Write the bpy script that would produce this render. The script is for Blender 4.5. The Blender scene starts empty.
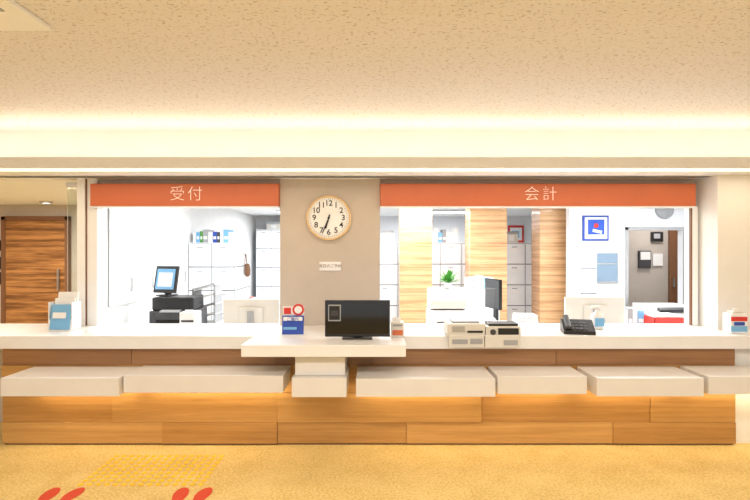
import bpy, bmesh, math, random
from mathutils import Matrix, Vector, Euler
random.seed(4)
S = bpy.context.scene
S.view_settings.view_transform = 'Standard'
S.view_settings.look = 'None'
S.view_settings.exposure = 0.0

# ------------------------------------------------------------------ materials
def lin(c):
    return tuple(((v/255)/12.92 if v/255 <= .04045 else ((v/255+.055)/1.055)**2.4) for v in c) + (1,)

def mat(name, rgb, rough=.5, metal=0, emit=0, var=.04, scale=6, bump=0, bscale=80, trans=0, coat=0, emit_rgb=None, alpha=1):
    m = bpy.data.materials.new(name); m.use_nodes = True
    nt = m.node_tree; N = nt.nodes; L = nt.links
    b = N['Principled BSDF']
    b.inputs['Roughness'].default_value = rough
    b.inputs['Metallic'].default_value = metal
    b.inputs['Transmission Weight'].default_value = trans
    b.inputs['Coat Weight'].default_value = coat
    b.inputs['Alpha'].default_value = alpha
    tc = N.new('ShaderNodeTexCoord')
    nz = N.new('ShaderNodeTexNoise'); nz.inputs['Scale'].default_value = scale
    L.new(tc.outputs['Object'], nz.inputs['Vector'])
    cr = N.new('ShaderNodeValToRGB')
    c = lin(rgb)
    cr.color_ramp.elements[0].position = .3; cr.color_ramp.elements[1].position = .7
    cr.color_ramp.elements[0].color = tuple(max(0, v*(1-var)) for v in c[:3])+(1,)
    cr.color_ramp.elements[1].color = tuple(min(1, v*(1+var)) for v in c[:3])+(1,)
    L.new(nz.outputs['Fac'], cr.inputs['Fac']); L.new(cr.outputs['Color'], b.inputs['Base Color'])
    if emit:
        b.inputs['Emission Color'].default_value = lin(emit_rgb or rgb)
        b.inputs['Emission Strength'].default_value = emit
    if bump:
        n2 = N.new('ShaderNodeTexNoise'); n2.inputs['Scale'].default_value = bscale
        L.new(tc.outputs['Object'], n2.inputs['Vector'])
        bp = N.new('ShaderNodeBump'); bp.inputs['Strength'].default_value = bump; bp.inputs['Distance'].default_value = .01
        L.new(n2.outputs['Fac'], bp.inputs['Height']); L.new(bp.outputs['Normal'], b.inputs['Normal'])
    return m

def wood(name, dark, light, sc=(.8, 24, 24), rough=.4, contrast=(.35, .65), coat=.15, dist=.35):
    m = bpy.data.materials.new(name); m.use_nodes = True
    nt = m.node_tree; N = nt.nodes; L = nt.links
    b = N['Principled BSDF']; b.inputs['Roughness'].default_value = rough; b.inputs['Coat Weight'].default_value = coat
    tc = N.new('ShaderNodeTexCoord'); mp = N.new('ShaderNodeMapping'); mp.inputs['Scale'].default_value = sc
    L.new(tc.outputs['Object'], mp.inputs['Vector'])
    n1 = N.new('ShaderNodeTexNoise'); n1.inputs['Scale'].default_value = 1; n1.inputs['Detail'].default_value = 5; n1.inputs['Distortion'].default_value = dist
    L.new(mp.outputs['Vector'], n1.inputs['Vector'])
    mp2 = N.new('ShaderNodeMapping'); mp2.inputs['Scale'].default_value = tuple(v*7 for v in sc)
    L.new(tc.outputs['Object'], mp2.inputs['Vector'])
    n2 = N.new('ShaderNodeTexNoise'); n2.inputs['Scale'].default_value = 1; n2.inputs['Detail'].default_value = 3
    L.new(mp2.outputs['Vector'], n2.inputs['Vector'])
    mx = N.new('ShaderNodeMix'); mx.data_type = 'FLOAT'; mx.inputs[0].default_value = .3
    L.new(n1.outputs['Fac'], mx.inputs[2]); L.new(n2.outputs['Fac'], mx.inputs[3])
    cr = N.new('ShaderNodeValToRGB')
    cr.color_ramp.elements[0].position = contrast[0]; cr.color_ramp.elements[1].position = contrast[1]
    cr.color_ramp.elements[0].color = lin(dark); cr.color_ramp.elements[1].color = lin(light)
    L.new(mx.outputs[0], cr.inputs['Fac']); L.new(cr.outputs['Color'], b.inputs['Base Color'])
    bp = N.new('ShaderNodeBump'); bp.inputs['Strength'].default_value = .08; bp.inputs['Distance'].default_value = .005
    L.new(mx.outputs[0], bp.inputs['Height']); L.new(bp.outputs['Normal'], b.inputs['Normal'])
    return m

def ceiling_mat():
    m = bpy.data.materials.new('pitted_ceiling_board'); m.use_nodes = True
    nt = m.node_tree; N = nt.nodes; L = nt.links
    b = N['Principled BSDF']; b.inputs['Roughness'].default_value = .9
    tc = N.new('ShaderNodeTexCoord')
    mp = N.new('ShaderNodeMapping'); mp.inputs['Scale'].default_value = (1, 1.7, 1)
    L.new(tc.outputs['Object'], mp.inputs['Vector'])
    n1 = N.new('ShaderNodeTexNoise'); n1.inputs['Scale'].default_value = 50; n1.inputs['Detail'].default_value = 2.5; n1.inputs['Distortion'].default_value = .8
    L.new(mp.outputs['Vector'], n1.inputs['Vector'])
    cr = N.new('ShaderNodeValToRGB')
    cr.color_ramp.elements[0].position = .34; cr.color_ramp.elements[1].position = .42
    cr.color_ramp.elements[0].color = lin((188, 176, 166)); cr.color_ramp.elements[1].color = lin((228, 223, 222))
    L.new(n1.outputs['Fac'], cr.inputs['Fac']); L.new(cr.outputs['Color'], b.inputs['Base Color'])
    bp = N.new('ShaderNodeBump'); bp.inputs['Strength'].default_value = .35; bp.inputs['Distance'].default_value = .006
    L.new(cr.outputs['Color'], bp.inputs['Height']); L.new(bp.outputs['Normal'], b.inputs['Normal'])
    return m

def carpet_mat():
    m = bpy.data.materials.new('ochre_floor'); m.use_nodes = True
    nt = m.node_tree; N = nt.nodes; L = nt.links
    b = N['Principled BSDF']; b.inputs['Roughness'].default_value = .75
    tc = N.new('ShaderNodeTexCoord')
    n1 = N.new('ShaderNodeTexNoise'); n1.inputs['Scale'].default_value = 60; n1.inputs['Detail'].default_value = 3
    n2 = N.new('ShaderNodeTexNoise'); n2.inputs['Scale'].default_value = 5; n2.inputs['Detail'].default_value = 3
    L.new(tc.outputs['Object'], n1.inputs['Vector']); L.new(tc.outputs['Object'], n2.inputs['Vector'])
    mx = N.new('ShaderNodeMix'); mx.data_type = 'FLOAT'; mx.inputs[0].default_value = .3
    L.new(n1.outputs['Fac'], mx.inputs[2]); L.new(n2.outputs['Fac'], mx.inputs[3])
    cr = N.new('ShaderNodeValToRGB')
    cr.color_ramp.elements[0].position = .38; cr.color_ramp.elements[1].position = .58
    cr.color_ramp.elements[0].color = lin((200, 170, 98)); cr.color_ramp.elements[1].color = lin((226, 200, 134))
    L.new(mx.outputs[0], cr.inputs['Fac']); L.new(cr.outputs['Color'], b.inputs['Base Color'])
    bp = N.new('ShaderNodeBump'); bp.inputs['Strength'].default_value = .2; bp.inputs['Distance'].default_value = .004
    L.new(n1.outputs['Fac'], bp.inputs['Height']); L.new(bp.outputs['Normal'], b.inputs['Normal'])
    return m

M_ceil = ceiling_mat(); M_floor = carpet_mat()
M_plaster = mat('cream_plaster', (232, 229, 224), .8, var=.02, bump=.05)
M_beige = mat('beige_wallpaper', (198, 186, 174), .8, var=.03, bump=.15, bscale=200)
M_white = mat('white_paint', (240, 240, 240), .6, var=.015)
M_offwhite = mat('office_white_wall', (234, 236, 240), .7, var=.015)
M_slab = mat('white_solid_surface', (236, 235, 234), .3, var=.02, coat=.2)
M_shelf = mat('cream_laminate', (224, 220, 216), .4, var=.02)
M_orange = mat('orange_sign_panel', (206, 108, 66), .45, var=.03)
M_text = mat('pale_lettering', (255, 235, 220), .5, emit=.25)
M_black = mat('black_plastic', (22, 22, 24), .35)
M_screen = mat('dark_glass_screen', (10, 10, 12), .08, coat=.5)
M_dkgrey = mat('dark_grey_plastic', (60, 60, 64), .4)
M_grey = mat('grey_plastic', (160, 162, 165), .45)
M_wp = mat('white_plastic', (232, 232, 232), .35)
M_cream = mat('cream_plastic', (218, 214, 206), .4)
M_metal = mat('brushed_metal', (190, 190, 190), .3, metal=1)
M_blue = mat('blue_print', (40, 74, 170), .5)
M_lblue = mat('light_blue_print', (120, 180, 225), .5)
M_red = mat('red_print', (215, 55, 45), .5)
M_redf = mat('red_floor_sticker', (206, 64, 40), .6)
M_yel = mat('yellow_tactile_rubber', (250, 200, 40), .5)
M_green = mat('leaf_green', (80, 150, 60), .5, var=.3, scale=30)
M_brown = mat('brown_leather', (120, 82, 56), .5)
M_paper = mat('paper_white', (240, 240, 240), .7)
M_cab = mat('white_steel_cabinet', (236, 239, 243), .35)
M_seam = mat('dark_gap', (96, 100, 108), .6)
M_lseam = mat('light_gap', (140, 145, 152), .6)
M_tan = mat('taupe_back_room_wall', (180, 172, 164), .8)
M_desk = mat('office_desk_laminate', (228, 228, 226), .5)
M_ofloor = mat('office_floor_vinyl', (200, 198, 192), .5)
M_hatch = mat('blue_grey_hatch', (130, 152, 172), .25)
M_bluepic = mat('blue_artwork', (30, 80, 190), .5)
M_glass = mat('clear_glass', (235, 245, 245), .03, trans=1)
M_led = mat('warm_led_strip', (255, 224, 170), .5, emit=3, emit_rgb=(255, 214, 165))
M_ledw = mat('cool_ceiling_lamp', (250, 252, 255), .5, emit=3)
W_front = [wood('honey_oak_a', (166, 120, 64), (198, 152, 90)), wood('honey_oak_b', (158, 112, 58), (190, 142, 82)),
           wood('honey_oak_c', (174, 128, 70), (204, 158, 96))]
W_upper = [wood('brown_oak_a', (138, 94, 58), (164, 118, 76)), wood('brown_oak_b', (146, 102, 64), (172, 126, 84))]
W_col = wood('pale_striped_wood', (180, 128, 82), (230, 186, 138), sc=(.8, .8, 26), contrast=(.36, .6), dist=.2)
W_door = wood('striped_walnut', (112, 70, 34), (190, 134, 78), sc=(.6, .6, 15), contrast=(.42, .6), dist=.2)
W_clock = wood('clock_rim_beech', (215, 180, 130), (235, 205, 160))

# ------------------------------------------------------------------ mesh builder
class B:
    def __init__(s, name):
        s.name = name; s.bm = bmesh.new(); s.mats = []
    def _add(s, bm, m, M=None, smooth=False):
        if m not in s.mats: s.mats.append(m)
        i = s.mats.index(m)
        if M is not None: bmesh.ops.transform(bm, matrix=M, verts=bm.verts)
        bmesh.ops.recalc_face_normals(bm, faces=bm.faces)
        for f in bm.faces: f.material_index = i; f.smooth = smooth
        me = bpy.data.meshes.new('t'); bm.to_mesh(me); bm.free()
        s.bm.from_mesh(me); bpy.data.meshes.remove(me)
    def box(s, x0, x1, y0, y1, z0, z1, m, bev=0, rot=None, pivot=None):
        bm = bmesh.new(); bmesh.ops.create_cube(bm, size=1)
        c = Vector(((x0+x1)/2, (y0+y1)/2, (z0+z1)/2))
        bmesh.ops.transform(bm, matrix=Matrix.Translation(c) @ Matrix.Diagonal((abs(x1-x0), abs(y1-y0), abs(z1-z0), 1)), verts=bm.verts)
        if bev: bmesh.ops.bevel(bm, geom=bm.edges[:], offset=bev, segments=2, affect='EDGES', profile=.6)
        M = None
        if rot:
            p = Vector(pivot) if pivot else c
            M = Matrix.Translation(p) @ Euler([math.radians(a) for a in rot]).to_matrix().to_4x4() @ Matrix.Translation(-p)
        s._add(bm, m, M); return s
    def cyl(s, c, r, h, m, axis='Z', r2=None, seg=32, rot=None):
        bm = bmesh.new()
        bmesh.ops.create_cone(bm, cap_ends=True, segments=seg, radius1=r, radius2=r if r2 is None else r2, depth=h)
        R = Matrix.Identity(4)
        if axis == 'Y': R = Matrix.Rotation(math.pi/2, 4, 'X')
        if axis == 'X': R = Matrix.Rotation(math.pi/2, 4, 'Y')
        if rot: R = Euler([math.radians(a) for a in rot]).to_matrix().to_4x4() @ R
        s._add(bm, m, Matrix.Translation(c) @ R, smooth=False); return s
    def lathe(s, c, prof, m, axis='Z', seg=32):
        bm = bmesh.new(); rings = []
        for r, z in prof:
            rings.append([bm.verts.new((r*math.cos(2*math.pi*k/seg), r*math.sin(2*math.pi*k/seg), z)) for k in range(seg)])
        for a, b in zip(rings, rings[1:]):
            for k in range(seg): bm.faces.new((a[k], a[(k+1) % seg], b[(k+1) % seg], b[k]))
        if prof[0][0] > 1e-6: bm.faces.new(rings[0][::-1])
        if prof[-1][0] > 1e-6: bm.faces.new(rings[-1])
        R = Matrix.Rotation(math.pi/2, 4, 'X') if axis == 'Y' else Matrix.Identity(4)
        s._add(bm, m, Matrix.Translation(c) @ R, smooth=True); return s
    def poly(s, pts, m, thick=None):
        bm = bmesh.new(); f = bm.faces.new([bm.verts.new(p) for p in pts])
        if thick:
            r = bmesh.ops.extrude_face_region(bm, geom=[f])
            bmesh.ops.translate(bm, vec=thick, verts=[v for v in r['geom'] if isinstance(v, bmesh.types.BMVert)])
        s._add(bm, m); return s
    def done(s, rz=0):
        me = bpy.data.meshes.new(s.name)
        for m in s.mats: me.materials.append(m)
        vs = [v.co for v in s.bm.verts]
        mn = Vector([min(v[i] for v in vs) for i in range(3)]); mx = Vector([max(v[i] for v in vs) for i in range(3)])
        c = Vector(((mn.x+mx.x)/2, (mn.y+mx.y)/2, mn.z))
        bmesh.ops.translate(s.bm, vec=-c, verts=s.bm.verts)
        s.bm.to_mesh(me); s.bm.free()
        o = bpy.data.objects.new(s.name, me); o.location = c; o.rotation_euler = (0, 0, math.radians(rz))
        S.collection.objects.link(o); return o

def box(name, *a, **k):
    rz = k.pop('rz', 0)
    b = B(name); b.box(*a, **k); return b.done(rz)

def text(name, body, size, loc, m, parent, rot=(90, 0, 0), ext=.0015, spacing=1):
    cu = bpy.data.curves.new(name, 'FONT'); cu.body = body; cu.size = size; cu.extrude = ext
    cu.align_x = 'CENTER'; cu.align_y = 'CENTER'; cu.space_character = spacing
    cu.materials.append(m)
    o = bpy.data.objects.new(name, cu); S.collection.objects.link(o)
    o.parent = parent
    o.location = Vector(loc) - parent.location
    o.rotation_euler = [math.radians(a) for a in rot]
    return o

def area(name, loc, rot, sx, sy, power, rgb):
    l = bpy.data.lights.new(name, 'AREA'); l.shape = 'RECTANGLE'; l.size = sx; l.size_y = sy
    l.energy = power; l.color = rgb
    o = bpy.data.objects.new(name, l); o.location = loc; o.rotation_euler = [math.radians(a) for a in rot]
    S.collection.objects.link(o); return o

WARM = (1, .86, .66); COOL = (.95, .98, 1)

# ------------------------------------------------------------------ room shell
box('floor', -7, 5.4, -4, 12, -.1, 0, M_floor)
box('office_floor', -2.6, 4.5, 4.56, 11, 0, .006, M_ofloor)
box('ceiling', -7, 5, -4, 4.36, 2.6, 2.7, M_ceil)
box('ceiling_office', -7, 5.4, 4.57, 12, 2.3, 2.4, M_white)
b = B('wall_header')                       # wall above soffit, behind the light cove
b.box(-7, 5, 4.34, 4.42, 2.2, 2.6, M_plaster)
b.done()
b = B('trim_cove_soffit')                    # soffit with the trough for the cove lamps
b.box(-7, 5, 3.90, 3.93, 2.2, 2.285, M_plaster)
b.box(-7, 5, 3.93, 4.05, 2.205, 2.225, M_plaster)
b.box(-7, 5, 4.05, 4.60, 2.2, 2.225, M_plaster)
b.done()
box('trim_led_strip', -6.9, 4.9, 3.95, 4.0, 2.19, 2.2045, M_led)
# front wall of office
b = B('wall_center'); b.box(-.855, .045, 4.5, 4.62, .882, 2.2, M_beige); b.done()
b = B('wall_lintel'); b.box(-2.67, -.856, 4.54, 4.62, 1.95, 2.2, M_beige); b.box(.046, 2.9, 4.54, 4.62, 1.95, 2.2, M_beige)
b.box(-2.67, 2.9, 4.57, 4.62, 2.2, 2.3, M_plaster); b.done()
b = B('wall_under_counter'); b.box(-3.6, -.86, 4.52, 4.6, 0, .775, M_beige); b.box(.05, 5, 4.52, 4.6, 0, .775, M_beige); b.done()
b = B('trim_left_post')
b.box(-2.67, -2.60, 4.48, 4.62, .882, 2.2, M_white)
b.box(-2.60, -2.59, 4.49, 4.62, .882, 2.2, M_brown)
b.box(-2.59, -2.50, 4.5, 4.62, .882, 2.2, M_white)
b.done()
b = B('trim_right_post')
b.box(2.855, 2.90, 4.49, 4.62, .882, 1.95, M_white)
b.box(2.845, 2.855, 4.5, 4.53, .882, 1.95, M_brown)
b.done()
b = B('wall_right_pilaster'); b.box(2.92, 5, 4.26, 4.62, .882, 2.2, M_plaster); b.done()
box('wall_right_lower', 2.89, 5, 4.04, 4.5, 0, .775, M_plaster)
# office walls
box('wall_office_left', -2.70, -2.62, 4.63, 11, 0, 2.3, M_white)
box('wall_office_back', -2.7, 5.4, 11, 11.1, 0, 2.3, M_offwhite)
box('wall_office_right', 4.5, 4.6, 4.63, 7.0, 0, 2.3, M_offwhite)
b = B('wall_office_partition')
b.box(2.72, 3.54, 7.0, 7.12, .006, 2.3, M_offwhite)
b.box(3.54, 4.31, 7.0, 7.12, 1.84, 2.3, M_offwhite)
b.box(3.54, 4.31, 7.0, 7.12, .006, .74, M_offwhite)
b.box(4.31, 5.3, 7.0, 7.12, .006, 2.3, M_offwhite)
b.done()
box('wall_back_room', 3.0, 5.3, 8.3, 8.4, .006, 2.3, M_tan)
box('wall_back_room_right', 5.3, 5.4, 7.0, 11, .006, 2.3, M_tan)
b = B('door_1'); 
b.box(-6.0, -5.03, 8.12, 8.165, .0, 2.05, W_door)
b.box(-6.06, -6.0, 8.10, 8.185, 0, 2.10, M_brown); b.box(-5.03, -4.97, 8.10, 8.185, 0, 2.10, M_brown); b.box(-6.06, -4.97, 8.10, 8.185, 2.05, 2.11, M_brown)
b.box(-5.14, -5.11, 8.07, 8.12, .9, 1.25, M_metal, bev=.008)
b.done()
box('wall_corridor_back', -7, -2.7, 8.19, 8.3, 0, 2.3, M_beige)
box('wall_corridor_left', -7.1, -7, -4, 8.3, 0, 2.6, M_beige)
box('wall_hall_right', 5, 5.1, -4, 4.6, 0, 2.6, M_plaster)
b = B('glass_partition')
b.box(-2.78, -2.68, 4.52, 4.53, .882, 2.17, M_glass); b.box(-2.79, -2.67, 4.51, 4.54, 2.13, 2.17, M_metal)
b.done()
b = B('wall_phone_panel')
b.box(-6.2, -6.1, 8.13, 8.19, 1.55, 1.72, M_black, bev=.01); b.box(-6.2, -6.1, 8.13, 8.19, 1.25, 1.45, M_dkgrey, bev=.01); b.box(-6.2,-6.1,8.16,8.19,1.0,1.2,M_black)
b.done()
b = B('ceiling_downlight'); b.lathe((-5.0, 7.6, 2.27), [(.02, 0), (.07, 0), (.09, .02), (.09, .03)], M_metal); b.cyl((-5.0, 7.6, 2.275), .05, .01, M_ledw); b.done()

# ceiling air conditioner
b = B('ceiling_air_conditioner')
b.box(-2.4, -1.5, 1.45, 2.32, 2.575, 2.6, M_white, bev=.008)
b.box(-2.2, -1.7, 1.65, 2.12, 2.565, 2.575, M_wp, bev=.004)
for k in range(6): b.box(-2.15, -1.75, 1.70+k*.07, 1.73+k*.07, 2.56, 2.566, M_grey)
for (a0, a1, c0, c1) in [(-2.2, -1.7, 2.2, 2.25), (-2.2, -1.7, 1.52, 1.57), (-1.62, -1.57, 1.65, 2.12), (-2.33, -2.28, 1.65, 2.12)]:
    b.box(a0, a1, c0, c1, 2.57, 2.577, M_grey)
b.done()

# ------------------------------------------------------------------ signs
def sign(x0, x1, tx, body):
    b = B('reception_sign_board')
    b.box(x0, x1, 4.44, 4.54, 1.95, 2.15, M_orange, bev=.003)
    b.box(x0, x1, 4.435, 4.54, 1.938, 1.949, M_wp)
    o = b.done()
    t = text('lettering', body, .14, (tx, 4.435, 2.052), M_text, o, spacing=1.25, ext=.0006)
    t.data.offset = -.0025
sign(-2.53, -.857, -1.675, '受付')
sign(.047, 2.85, 1.47, '会計')

# ------------------------------------------------------------------ clock
b = B('wall_clock')
cx, cz = -.414, 1.848
b.lathe((cx, 4.50, cz), [(.17, 0), (.2, 0), (.203, .012), (.2, .035), (.186, .04), (.182, .028), (.182, .02)], W_clock, axis='Y', seg=64)
b.cyl((cx, 4.485, cz), .185, .02, M_paper, axis='Y', seg=64)
for k in range(60):
    a = math.radians(k*6); L = .012 if k % 5 else .016
    p = (cx+.168*math.sin(a), 4.473, cz+.168*math.cos(a))
    b.box(p[0]-.0012, p[0]+.0012, 4.472, 4.475, p[2]-L/2, p[2]+L/2, M_black, rot=(0, k*6, 0))
def hand(ang, ln, w, y):
    b.box(cx-w, cx+w, y, y+.002, cz-.03, cz+ln, M_black, rot=(0, ang, 0), pivot=(cx, y, cz))
hand(196, .10, .006, 4.468); hand(202, .15, .004, 4.464)
hand(18, .02, .002, 4.462)
b.cyl((cx, 4.466, cz), .01, .008, M_black, axis='Y')
ck = b.done()
for n in range(1, 13):
    a = math.radians(n*30)
    t = text('numeral_%d' % n, str(n), .07, (cx+.130*math.sin(a), 4.474, cz+.130*math.cos(a)), M_black, ck, ext=.0008)
    t.data.offset = .001
b = B('wall_notice_plate'); b.box(-.50, -.305, 4.49, 4.50, 1.375, 1.455, M_paper, bev=.002); o = b.done()
text('lettering', '当日のご予約', .034, (-.402, 4.489, 1.415), M_brown, o, ext=.0005)

# ------------------------------------------------------------------ reception counter
b = B('counter_top')
b.box(-3.6, 4.99, 3.95, 4.5, .778, .881, M_slab, bev=.004)
b.box(-3.6, 4.99, 4.5, 4.62, .778, .881, M_slab)
b.box(-.957, .221, 3.57, 3.96, .796, .8815, M_slab, bev=.004)
b.done()
b = B('reception_counter')
b.box(-2.97, 2.87, 4.02, 4.5, .0, .777, M_brown)
# upper planks
xs = [-2.98, -1.95, -.80, -.02, 1.45, 2.88]
for i, (a, c) in enumerate(zip(xs, xs[1:])):
    b.box(a+.001, c-.001, 4.0+.006*(i % 2), 4.02, .64, .777, W_upper[i % 2])
# lower three rows of planks
rows = [(.42, .638, [-2.98, -2.10, -.45, .85, 2.2, 2.88]), (.185, .418, [-2.98, -2.1, -.78, .85, 2.2, 2.88]), (.015, .183, [-2.98, -1.7, -.78, .25, 1.9, 2.88])]
for j, (z0, z1, xs) in enumerate(rows):
    for i, (a, c) in enumerate(zip(xs, xs[1:])):
        off = [.002, .014, .008][(i+j) % 3]
        b.box(a+.001, c-.001, 3.985+off, 4.02, z0, z1, W_front[(i*2+j) % 3], bev=.0015)
b.box(-2.97, 2.87, 4.01, 4.03, 0, .02, M_brown)
b.done()
# bag shelf blocks
blocks = [(-2.72, -1.85, 3.62, .633, .50), (-1.85, -.665, 3.66, .640, .515), (-.145, .875, 3.60, .633, .503), (.89, 1.56, 3.66, .635, .505), (1.60, 2.39, 3.62, .633, .50), (2.42, 3.4, 3.64, .638, .508)]
for (x0, x1, y, zt, zb) in blocks:
    b = B('bag_shelf'); b.box(x0+.008, x1-.008, y, 3.983, zb, zt, M_shelf, bev=.003)
    b.box(x0+.05, x1-.05, 3.90, 3.925, zb-.012, zb, M_led)
    b.done()
b = B('desk_support_box')
b.box(-.60, -.205, 3.60, 3.983, .50, .640, M_shelf, bev=.003); b.box(-.585, -.22, 3.66, 3.983, .642, .777, M_shelf, bev=.003)
b.box(-.585, -.22, 3.66, 3.94, .770, .795, M_shelf)
b.done()

# ------------------------------------------------------------------ floor markings
b = B('tactile_paving')
for i in range(15):
    for j in range(9):
        b.lathe((-1.955+i*.057, 3.325+j*.057, .0), [(.019, 0), (.015, .005), (.004, .007)], M_yel, seg=12)
b.done()
def footprint(cx, cy, mir):
    b = B('footprint_sticker'); pts = []
    for k in range(40):
        t = 2*math.pi*k/40; y = math.sin(t)*.14; w = .046+.014*math.sin(t) - .008*math.exp(-((y+.02)/.04)**2)
        pts.append((cx+math.cos(t)*w + mir*.012*math.sin(t), cy+y, .001))
    b.poly(pts, M_redf, thick=(0, 0, .002)); b.done()
for x, mr in [(-2.07, -1), (-1.93, 1), (-1.235, -1), (-1.10, 1)]: footprint(x, 3.14, mr)

# ------------------------------------------------------------------ things on the counter
Z = .882
b = B('desktop_monitor')                 # black screen facing the hall
b.box(-.381, .114, 3.80, 3.83, .90, 1.178, M_black, bev=.005)
b.box(-.371, .104, 3.798, 3.801, .915, 1.168, M_screen)
b.box(-.17, -.10, 3.83, 3.86, .885, 1.05, M_black); b.box(-.25, -.02, 3.78, 3.92, Z, .893, M_black, bev=.004)
b.box(-.355, -.26, 3.793, 3.798, 1.02, 1.145, M_grey); b.box(-.348, -.267, 3.791, 3.794, 1.03, 1.135, M_black)
b.box(-.335, -.28, 3.7895, 3.7915, 1.06, 1.10, M_dkgrey)
b.done()
b = B('information_card_stand')
b.box(-.735, -.565, 3.93, 4.05, Z, .892, M_wp, bev=.003)
b.box(-.735, -.565, 3.96, 3.97, .892, 1.04, M_blue, rot=(-8, 0, 0)); b.box(-.725, -.575, 3.955, 3.96, 1.0, 1.03, M_paper, rot=(-8, 0, 0))
b.box(-.725, -.62, 3.954, 3.958, .93, .95, M_lblue, rot=(-8, 0, 0))
b.box(-.735, -.565, 3.985, 3.99, 1.03, 1.11, M_paper); b.cyl((-.61, 3.98, 1.085), .046, .006, M_red, axis='Y'); b.cyl((-.61, 3.975, 1.085), .03, .006, M_paper, axis='Y')
b.box(-.725, -.67, 3.98, 3.985, 1.05, 1.10, M_red)
o = b.done()
text('lettering', 'ご案内', .032, (-.65, 3.947, 1.012), M_blue, o, rot=(82, 0, 0), ext=.0004)
b = B('ticket_box')
b.box(.125, .225, 3.87, 3.97, Z, 1.0, M_cream, bev=.004); b.box(.135, .215, 3.866, 3.871, .90, .94, M_orange); b.box(.135, .2, 3.9, 3.91, 1.0, 1.035, M_paper, rot=(-10, 0, 0))
b.box(.14, .21, 3.864, 3.868, .97, .985, M_grey)
b.done()

b = B('payment_machine')
b.box(.565, .86, 3.90, 4.12, Z, .985, M_cream, bev=.008)
b.box(.575, .85, 3.885, 3.948, .80, .90, M_cream, bev=.008)
b.box(.60, .72, 3.88, 3.886, .83, .865, M_grey); b.box(.74, .835, 3.88, 3.886, .83, .87, M_grey)
b.box(.60, .70, 3.895, 3.901, .92, .965, M_metal); b.box(.72, .84, 3.893, 3.901, .915, .93, M_black)
b.box(.61, .82, 3.93, 4.07, .985, 1.0, M_grey, bev=.003)
b.box(.865, 1.14, 3.90, 4.12, Z, .965, M_cream, bev=.008)
b.box(.855, 1.13, 3.885, 3.948, .80, .90, M_cream, bev=.006)
b.box(.89, 1.12, 3.91, 4.05, .965, .985, M_black, bev=.004)
b.box(.96, 1.12, 3.893, 3.901, .885, .95, M_black, bev=.002); b.cyl((.92, 3.895, .92), .022, .012, M_dkgrey, axis='Y')
b.box(1.0, 1.11, 3.882, 3.888, .82, .86, M_grey)
b.done()
b = B('card_reader_keypad')
b.poly([(1.54, 4.0, Z), (1.54, 4.2, Z), (1.54, 4.2, .98), (1.54, 4.15, .985), (1.54, 4.0, .91)], M_black, thick=(.24, 0, 0))
for i in range(4):
    for j in range(3):
        b.box(1.60+i*.035, 1.625+i*.035, 4.02+j*.035, 4.045+j*.035, .922+j*.0175, .93+j*.0175, M_dkgrey, rot=(26, 0, 0))
b.box(1.555, 1.60, 4.0, 4.18, .955, .985, M_dkgrey, bev=.01, rot=(26, 0, 0))
b.done(rz=-12)
b = B('hand_sanitizer_bottle')
b.lathe((1.91, 4.3, Z), [(.045, 0), (.05, .01), (.05, .11), (.042, .13), (.018, .145), (.018, .16)], M_wp)
b.box(1.87, 1.95, 4.247, 4.252, .91, .98, M_lblue)
b.cyl((1.91, 4.3, 1.05), .012, .03, M_wp); b.box(1.86, 1.925, 4.285, 4.315, 1.06, 1.08, M_wp, bev=.005); b.done()
b = B('wet_wipes_box')
b.box(2.875, 3.01, 4.04, 4.14, Z, 1.045, M_paper, bev=.01)
b.box(2.878, 3.007, 4.037, 4.042, .90, .945, M_lblue); b.box(2.878, 3.007, 4.037, 4.042, .985, 1.02, M_red); b.box(2.90, 2.985, 4.035, 4.038, .95, .978, M_blue)
b.box(2.90, 2.985, 4.05, 4.13, 1.045, 1.062, M_cream, bev=.005); b.box(2.925, 2.96, 4.08, 4.09, 1.062, 1.085, M_paper); b.done()
b = B('leaflet_stand')
b.box(-2.74, -2.55, 4.18, 4.34, Z, .89, M_wp, bev=.002)
for k in range(3):
    y = 4.2+k*.045; z = .89+k*.05
    b.box(-2.74, -2.55, y, y+.005, z, z+.09, M_wp, rot=(-10, 0, 0))
    b.box(-2.73, -2.56, y+.008, y+.02, z, z+.21, [M_lblue, M_paper, M_paper][k], rot=(-10, 0, 0))
    b.box(-2.71, -2.60, y+.003, y+.0075, z+.095, z+.145, [M_paper, M_blue, M_lblue][k], rot=(-10, 0, 0))
b.box(-2.745, -2.738, 4.2, 4.33, .89, 1.12, M_wp); b.box(-2.552, -2.545, 4.2, 4.33, .89, 1.12, M_wp)
b.done()
for i, (x, y, r) in enumerate([(2.25, 4.35, 5), (2.6, 4.3, -8), (1.25, 4.3, 4), (-2.1, 4.35, 3)]):
    box('paper_sheet', x-.11, x+.11, y-.08, y+.08, Z, Z+.003, M_paper, rz=r)

# ------------------------------------------------------------------ office furniture
def desk(x0, x1, y0, y1, z=.74):
    b = B('office_desk'); b.box(x0, x1, y0, y1, z-.03, z, M_desk, bev=.003)
    for x in (x0+.02, x1-.06): b.box(x, x+.04, y0+.05, y1-.05, .006, z-.03, M_grey)
    b.box(x0+.06, x1-.06, y0+.06, y0+.08, .3, z-.03, M_desk); b.done()
desk(-2.59, -.87, 4.66, 5.9); desk(.06, 1.62, 4.66, 5.6); desk(1.64, 3.5, 4.66, 5.6)

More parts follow.
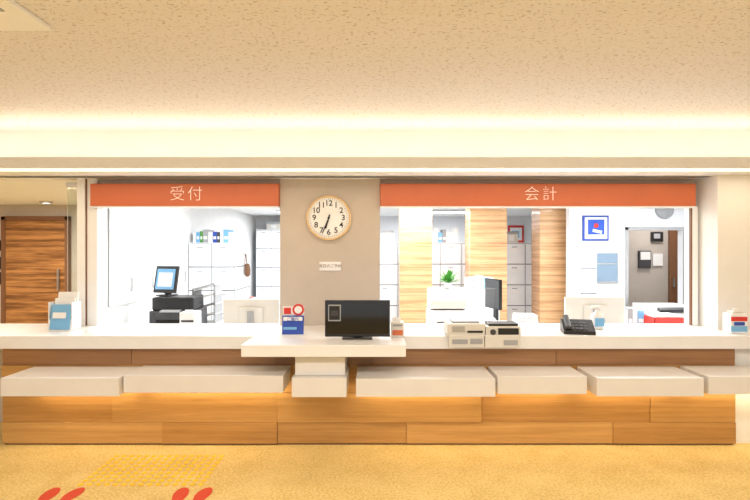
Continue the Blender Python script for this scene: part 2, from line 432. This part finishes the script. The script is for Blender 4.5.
def back_monitor(x0, x1, y, zt):
    b = B('computer_monitor'); h = .36
    b.box(x0, x1, y, y+.03, zt-h*.87, zt, M_cream, bev=.008)
    b.box(x0+.01, x1-.01, y+.029, y+.033, zt-h*.85, zt-.01, M_screen)
    xc = (x0+x1)/2
    b.box(xc-.12, xc+.12, y-.02, y, zt-.24, zt-.08, M_cream, bev=.008)
    b.box(xc-.03, xc+.03, y-.04, y-.01, .75, zt-.12, M_grey); b.box(xc-.11, xc+.11, y-.1, y+.1, .741, .752, M_wp, bev=.004)
    b.done()
back_monitor(-1.52, -.96, 5.0, 1.07); back_monitor(1.9, 2.5, 5.0, 1.09)

b = B('laser_printer')
b.box(-2.33, -1.86, 5.15, 5.55, .741, .93, M_dkgrey, bev=.012); b.box(-2.31, -1.88, 5.17, 5.5, .93, 1.07, M_black, bev=.02)
b.box(-2.25, -1.95, 5.14, 5.152, .80, .84, M_screen); b.box(-2.2, -2.0, 5.10, 5.3, .935, .95, M_grey, rot=(8, 0, 0))
b.box(-1.98, -1.9, 5.148, 5.152, .86, .91, M_grey)
b.done()
b = B('touch_screen_terminal')
b.box(-2.36, -2.09, 5.33, 5.36, 1.10, 1.39, M_black, bev=.006, rot=(-12, 0, 0)); b.box(-2.335, -2.115, 5.325, 5.331, 1.14, 1.36, M_lblue, rot=(-12, 0, 0))
b.box(-2.31, -2.14, 5.3215, 5.326, 1.17, 1.32, M_paper, rot=(-12, 0, 0))
b.box(-2.26, -2.2, 5.36, 5.4, 1.075, 1.25, M_black); b.box(-2.31, -2.15, 5.28, 5.44, 1.072, 1.085, M_black, bev=.004)
b.done(rz=-14)
b = B('document_tray')
for k in range(4):
    z = .80+k*.11
    b.box(-2.06, -1.78, 5.6, 5.86, z, z+.008, M_wp, rot=(0, -16, 0)); b.box(-2.04, -1.80, 5.62, 5.85, z+.012, z+.03, [M_paper, M_grey, M_paper, M_grey][k], rot=(0, -16, 0))
b.box(-2.05, -2.03, 5.6, 5.86, .741, 1.13, M_grey); b.box(-1.81, -1.79, 5.6, 5.86, .741, 1.17, M_grey)
b.done()
b = B('label_printer'); b.box(-1.90, -1.74, 4.85, 5.02, .741, .955, M_wp, bev=.012); b.box(-1.88, -1.76, 4.846, 4.851, .86, .88, M_dkgrey); b.box(-1.86,-1.78,4.9,4.905,.955,.975,M_paper); b.done()

def cabinet(x0, x1, y0, y1, z0, z1, nx, nz, name='filing_cabinet'):
    b = B(name); b.box(x0, x1, y0+.012, y1, z0, z1, M_seam)
    b.box(x0-.004, x0, y0+.015, y1, z0, z1, M_cab); b.box(x1, x1+.004, y0+.015, y1, z0, z1, M_cab); b.box(x0-.004, x1+.004, y0+.01, y1, z1, z1+.012, M_cab)
    w = (x1-x0)/nx; h = (z1-z0)/nz
    for i in range(nx):
        for j in range(nz):
            a = x0+i*w; c = z0+j*h
            b.box(a+.005, a+w-.005, y0, y0+.013, c+.007, c+h-.007, M_cab, bev=.003)
            b.box(a+w/2-.04, a+w/2+.04, y0-.006, y0+.001, c+h-.065, c+h-.05, M_grey)
            b.box(a+w/2-.05, a+w/2+.05, y0-.002, y0+.001, c+h-.13, c+h-.09, M_paper)
    for j in range(1, nz): b.box(x1+.003, x1+.0055, y0+.02, y1-.01, z0+j*h-.006, z0+j*h+.006, M_seam)
    return b.done()
cabinet(-2.61, -1.97, 7.0, 7.84, .007, 1.65, 2, 5)
cabinet(-2.5, -1.55, 10.5, 10.95, .007, 1.98, 3, 5)
cabinet(-1.45, -.5, 10.5, 10.95, .007, 1.98, 3, 5)
cabinet(-.45, .36, 8.0, 8.45, .007, 1.665, 2, 5)
cabinet(.37, 1.38, 8.0, 8.45, .007, 1.665, 3, 5)
cabinet(1.39, 2.40, 8.0, 8.45, .007, 1.665, 3, 5)
cabinet(2.41, 2.7, 8.0, 8.45, .007, 1.665, 1, 5)
cabinet(2.72, 2.93, 6.6, 6.98, .007, 1.64, 1, 5)
def binders(x, xe, y0, y1, z, h0, h1, cols):
    b = B('row_of_binders'); k = 0
    while x < xe:
        w = random.uniform(.04, .075); b.box(x, x+w-.004, y0, y1, z, z+random.uniform(h0, h1), cols[k % len(cols)])
        b.box(x+.008, x+w-.012, y0-.002, y0+.001, z+.05, z+.09, M_paper); x += w; k += 1
    b.done()
binders(-2.58, -2.05, 7.08, 7.36, 1.663, .14, .2, [M_wp, M_lblue, M_green, M_grey, M_wp, M_blue, M_dkgrey, M_wp, M_lblue])
binders(.9, 1.3, 8.05, 8.33, 1.678, .16, .24, [M_wp, M_wp, M_lblue, M_grey, M_wp])
binders(1.12, 1.44, 6.05, 6.28, 1.081, .12, .17, [M_wp, M_grey, M_paper, M_lblue])
binders(-1.55, -1.2, 5.55, 5.8, .741, .24, .30, [M_wp, M_lblue, M_red, M_wp, M_grey])
binders(2.62, 2.80, 5.3, 5.5, .741, .17, .21, [M_wp, M_grey, M_wp, M_lblue])
# cartons on the rear cabinet and cabinet tops
for (x, y, z, w, h, m) in [(-2.3, 10.6, 1.993, .3, .16, M_cream), (-1.95, 10.6, 1.993, .28, .2, M_wp), (2.1, 8.1, 1.678, .22, .18, M_cream), (.1, 8.1, 1.678, .2, .2, M_wp)]:
    b = B('storage_carton'); b.box(x, x+w, y, y+.28, z, z+h, m, bev=.004); b.box(x-.004, x+w+.004, y-.004, y+.284, z+h-.04, z+h+.003, M_grey, bev=.003); b.box(x+w*.3, x+w*.7, y-.002, y+.001, z+.03, z+h-.06, M_paper); b.done()
b = B('desk_telephone')
b.box(1.18, 1.36, 4.95, 5.15, .762, .82, M_wp, bev=.012, rot=(10, 0, 0)); b.box(1.185, 1.225, 4.94, 5.14, .82, .855, M_wp, bev=.012, rot=(10, 0, 0)); b.box(1.25, 1.34, 4.98, 5.06, .813, .82, M_dkgrey, rot=(10, 0, 0)); b.box(1.19, 1.35, 4.97, 5.13, .7415, .79, M_wp); b.done()
# notices on walls
for (x, y, z, w, h, m) in [(4.34, 6.995, 1.5, .12, .2, M_lblue)]:
    b = B('wall_notice_paper'); b.box(x, x+w, y-.004, y, z, z+h, M_paper); b.box(x+.015, x+w-.015, y-.006, y-.003, z+h*.7, z+h*.88, m)
    for k in range(3): b.box(x+.02, x+w-.03, y-.0055, y-.003, z+h*(.15+.15*k), z+h*(.19+.15*k), M_grey)
    b.done()
b = B('hanging_shoulder_bag')
b.lathe((-1.915, 7.5, 1.16), [(.02, 0), (.042, .03), (.045, .12), (.03, .19), (.01, .2)], M_brown, seg=20)
for s in (-1, 1): b.box(-1.945, -1.935, 7.5+s*.04, 7.5+s*.04+.012, 1.33, 1.5, M_brown, rot=(s*12, 0, 0))
b.box(-1.963, -1.93, 7.48, 7.53, 1.49, 1.51, M_metal)
b.done()
# built-in cupboard doors on left office wall
b = B('wall_cupboard_doors')
for i in range(4):
    y0 = 4.9+i*.5
    b.box(-2.618, -2.60, y0+.008, y0+.492, 1.0, 2.25, M_white, bev=.003)
    b.box(-2.60, -2.585, y0+.42, y0+.445, 1.12, 1.27, M_metal)
b.box(-2.619, -2.612, 4.9, 6.9, 1.0, 2.25, M_lseam)
b.done()
# wood-clad columns
for x0, x1 in [(.365, .832), (1.387, 1.927), (2.41, 2.82)]:
    b = B('wood_clad_column'); b.box(x0, x1, 7.3, 7.7, .006, 2.3, W_col, bev=.004)
    b.box(x0-.006, x1+.006, 7.294, 7.706, .006, .09, M_brown); b.done()
# low shelf with plant
b = B('low_storage_shelf')
b.box(.66, 1.5, 6.0, 6.35, .006, 1.08, M_desk, bev=.004)
for i in range(2):
    b.box(.68+i*.41, 1.07+i*.41, 5.99, 6.0, .05, .52, M_cab, bev=.002); b.box(.68+i*.41, 1.07+i*.41, 5.99, 6.0, .54, 1.05, M_cab, bev=.002)
b.done()
b = B('potted_plant')
b.lathe((.89, 6.1, 1.081), [(.035, 0), (.05, .08), (.053, .085), (.045, .08), (.04, .07)], M_wp)
for k in range(80):
    a = random.uniform(0, 6.28); t = random.uniform(.1, 1.4); ln = random.uniform(.09, .20)
    d = Vector((math.cos(a)*math.sin(t), math.sin(a)*math.sin(t), math.cos(t))); c = Vector((.89, 6.1, 1.155)); sd = d.cross(Vector((0, 0, 1))).normalized()
    mid = c+d*ln*.7
    b.poly([c+sd*.002, mid+sd*.022, c+d*ln+Vector((0, 0, -.01)), mid-sd*.022, c-sd*.002], M_green)
b.done()
b = B('desk_printer')
b.box(.55, .98, 5.0, 5.4, .741, .93, M_wp, bev=.015); b.box(.58, .95, 5.2, 5.36, .93, 1.02, M_cream, bev=.01, rot=(-15, 0, 0))
b.box(.62, .92, 4.99, 5.0, .80, .84, M_dkgrey); b.box(.60, .93, 5.3, 5.31, .95, 1.12, M_paper, rot=(-15, 0, 0)); b.done()
b = B('desktop_screen_black')
b.box(1.12, 1.46, 5.35, 5.38, .93, 1.25, M_black, bev=.005); b.box(1.13, 1.45, 5.347, 5.351, .945, 1.24, M_screen)
b.box(1.26, 1.32, 5.38, 5.41, .75, 1.1, M_black); b.box(1.19, 1.39, 5.3, 5.5, .741, .753, M_black, bev=.003); o = b.done(rz=-76); o.location.x += .02
b = B('paper_stack')
for k in range(6): b.box(1.40, 1.6, 4.9, 5.1, .741+k*.03, .767+k*.03, M_paper, rot=(0, 0, random.uniform(-8, 8)))
b.done()
b = B('red_document_tray')
b.box(2.85, 3.2, 5.1, 5.4, .741, .75, M_red); b.box(2.85, 2.86, 5.1, 5.4, .75, .87, M_red); b.box(3.19, 3.2, 5.1, 5.4, .75, .87, M_red); b.box(2.85, 3.2, 5.1, 5.11, .75, .87, M_red)
b.box(2.88, 3.17, 5.13, 5.38, .75, .885, M_paper)
b.done()
# pictures
b = B('framed_picture')
b.box(2.9, 3.26, 6.97, 7.0, 1.69, 2.04, M_blue, bev=.004); b.box(2.925, 3.235, 6.965, 6.971, 1.715, 2.015, M_paper)
b.box(2.965, 3.195, 6.962, 6.966, 1.775, 1.985, M_bluepic); b.box(3.03, 3.16, 6.958, 6.963, 1.80, 1.84, M_paper, rot=(0, 12, 0)); b.lathe((3.08, 6.963, 1.90), [(.035, 0), (.03, .004), (.0, .005)], M_red, axis='Y'); b.done()
b = B('framed_picture')
b.box(2.92, 3.26, 10.96, 11.0, 1.72, 2.1, M_red, bev=.004); b.box(2.96, 3.22, 10.955, 10.961, 1.77, 2.05, M_paper); b.box(3.0, 3.16, 10.95, 10.956, 1.82, 1.98, M_lblue); b.done()
b = B('wall_service_hatch'); b.box(3.01, 3.40, 6.975, 7.0, 1.10, 1.53, M_metal, bev=.004); b.box(3.03, 3.38, 6.97, 6.976, 1.12, 1.51, M_hatch); b.box(3.03, 3.38, 6.966, 6.972, 1.36, 1.375, M_metal); b.done()
b = B('window_1')
for a in [(3.50, 3.54, .70, 1.88), (4.31, 4.35, .70, 1.88)]: b.box(a[0], a[1], 6.98, 7.0, a[2], a[3], M_metal)
b.box(3.50, 4.35, 6.98, 7.0, 1.84, 1.88, M_metal); b.box(3.48, 4.37, 6.88, 7.0, .70, .74, M_wp)
b.done()
b = B('door_2'); b.box(4.86, 5.28, 8.24, 8.29, .007, 2.0, M_brown); b.box(4.9, 4.92, 8.2, 8.24, .95, 1.1, M_metal); b.done()
b = B('wall_intercom'); b.box(4.57, 4.76, 8.25, 8.3, 1.70, 1.86, M_black, bev=.01); b.box(4.6, 4.70, 8.24, 8.25, 1.75, 1.83, M_grey)
b.box(4.36, 4.56, 8.25, 8.3, 1.26, 1.55, M_dkgrey, bev=.01); b.box(4.38, 4.54, 8.24, 8.25, 1.40, 1.53, M_wp); b.box(4.60, 4.76, 8.27, 8.3, 1.3, 1.5, M_wp); b.done()
b = B('office_copier'); b.box(3.4, 4.0, 6.15, 6.7, .007, .80, M_wp, bev=.01); b.box(3.42, 3.98, 6.2, 6.65, .80, .86, M_cream, bev=.01)
b.box(3.45, 3.9, 6.14, 6.15, .5, .7, M_grey); b.box(3.5, 3.85, 6.13, 6.2, .80, .84, M_dkgrey, rot=(20, 0, 0)); b.done()
b = B('wall_paging_speaker'); b.lathe((4.05, 7.0, 2.12), [(.0, .05), (.1, .05), (.12, .03), (.13, 0)][::-1], M_grey, axis='Y'); b.done()

# ------------------------------------------------------------------ lights
for (x, y) in [(-1.5, 5.6), (1.1, 5.6), (3.1, 5.6), (-1.2, 9.4), (1.3, 9.4), (.5, 7.2+.0)]:
    b = B('ceiling_light_panel'); b.box(x-.62, x+.62, y-.16, y+.16, 2.27, 2.299, M_wp, bev=.004); b.box(x-.6, x+.6, y-.14, y+.14, 2.265, 2.27, M_ledw); b.done()
    area('office_lamp', (x, y, 2.26), (0, 0, 0), 1.2, .3, 54, COOL)
area('back_room_lamp', (4.5, 7.7, 2.25), (0, 0, 0), .4, .4, 14, (1, .95, .9))
area('corridor_lamp', (-4.8, 6.4, 2.28), (0, 0, 0), .8, .8, 85, (1, .94, .85))
area('cove_lamp', (-1, 4.08, 2.24), (180, 0, 0), 11.8, .08, 34, WARM)
area('soffit_lamp', (-1, 3.98, 2.185), (0, 0, 0), 11.8, .04, 22, WARM)
for (x0, x1, y, zt, zb) in blocks:
    area('shelf_lamp', ((x0+x1)/2, 3.91, zb-.016), (20, 0, 0), x1-x0-.1, .02, 1.9*(x1-x0), (1, .84, .54))
for x in (-2.6, 0, 2.6):
    area('hall_fill', (x, 1.0, 2.57), (0, 0, 0), 1.6, .6, 52, (1, .96, .91))  # unseen fill panels added near the camera to brighten the hall

w = bpy.data.worlds.new('World'); S.world = w; w.use_nodes = True
w.node_tree.nodes['Background'].inputs[0].default_value = (1, .96, .92, 1)
w.node_tree.nodes['Background'].inputs[1].default_value = .92

# ------------------------------------------------------------------ camera
cd = bpy.data.cameras.new('Camera'); cd.lens = 24; cd.sensor_width = 36
cam = bpy.data.objects.new('Camera', cd); cam.location = (0, 0, 1.56); cam.rotation_euler = (math.pi/2, 0, 0)
S.collection.objects.link(cam); S.camera = cam
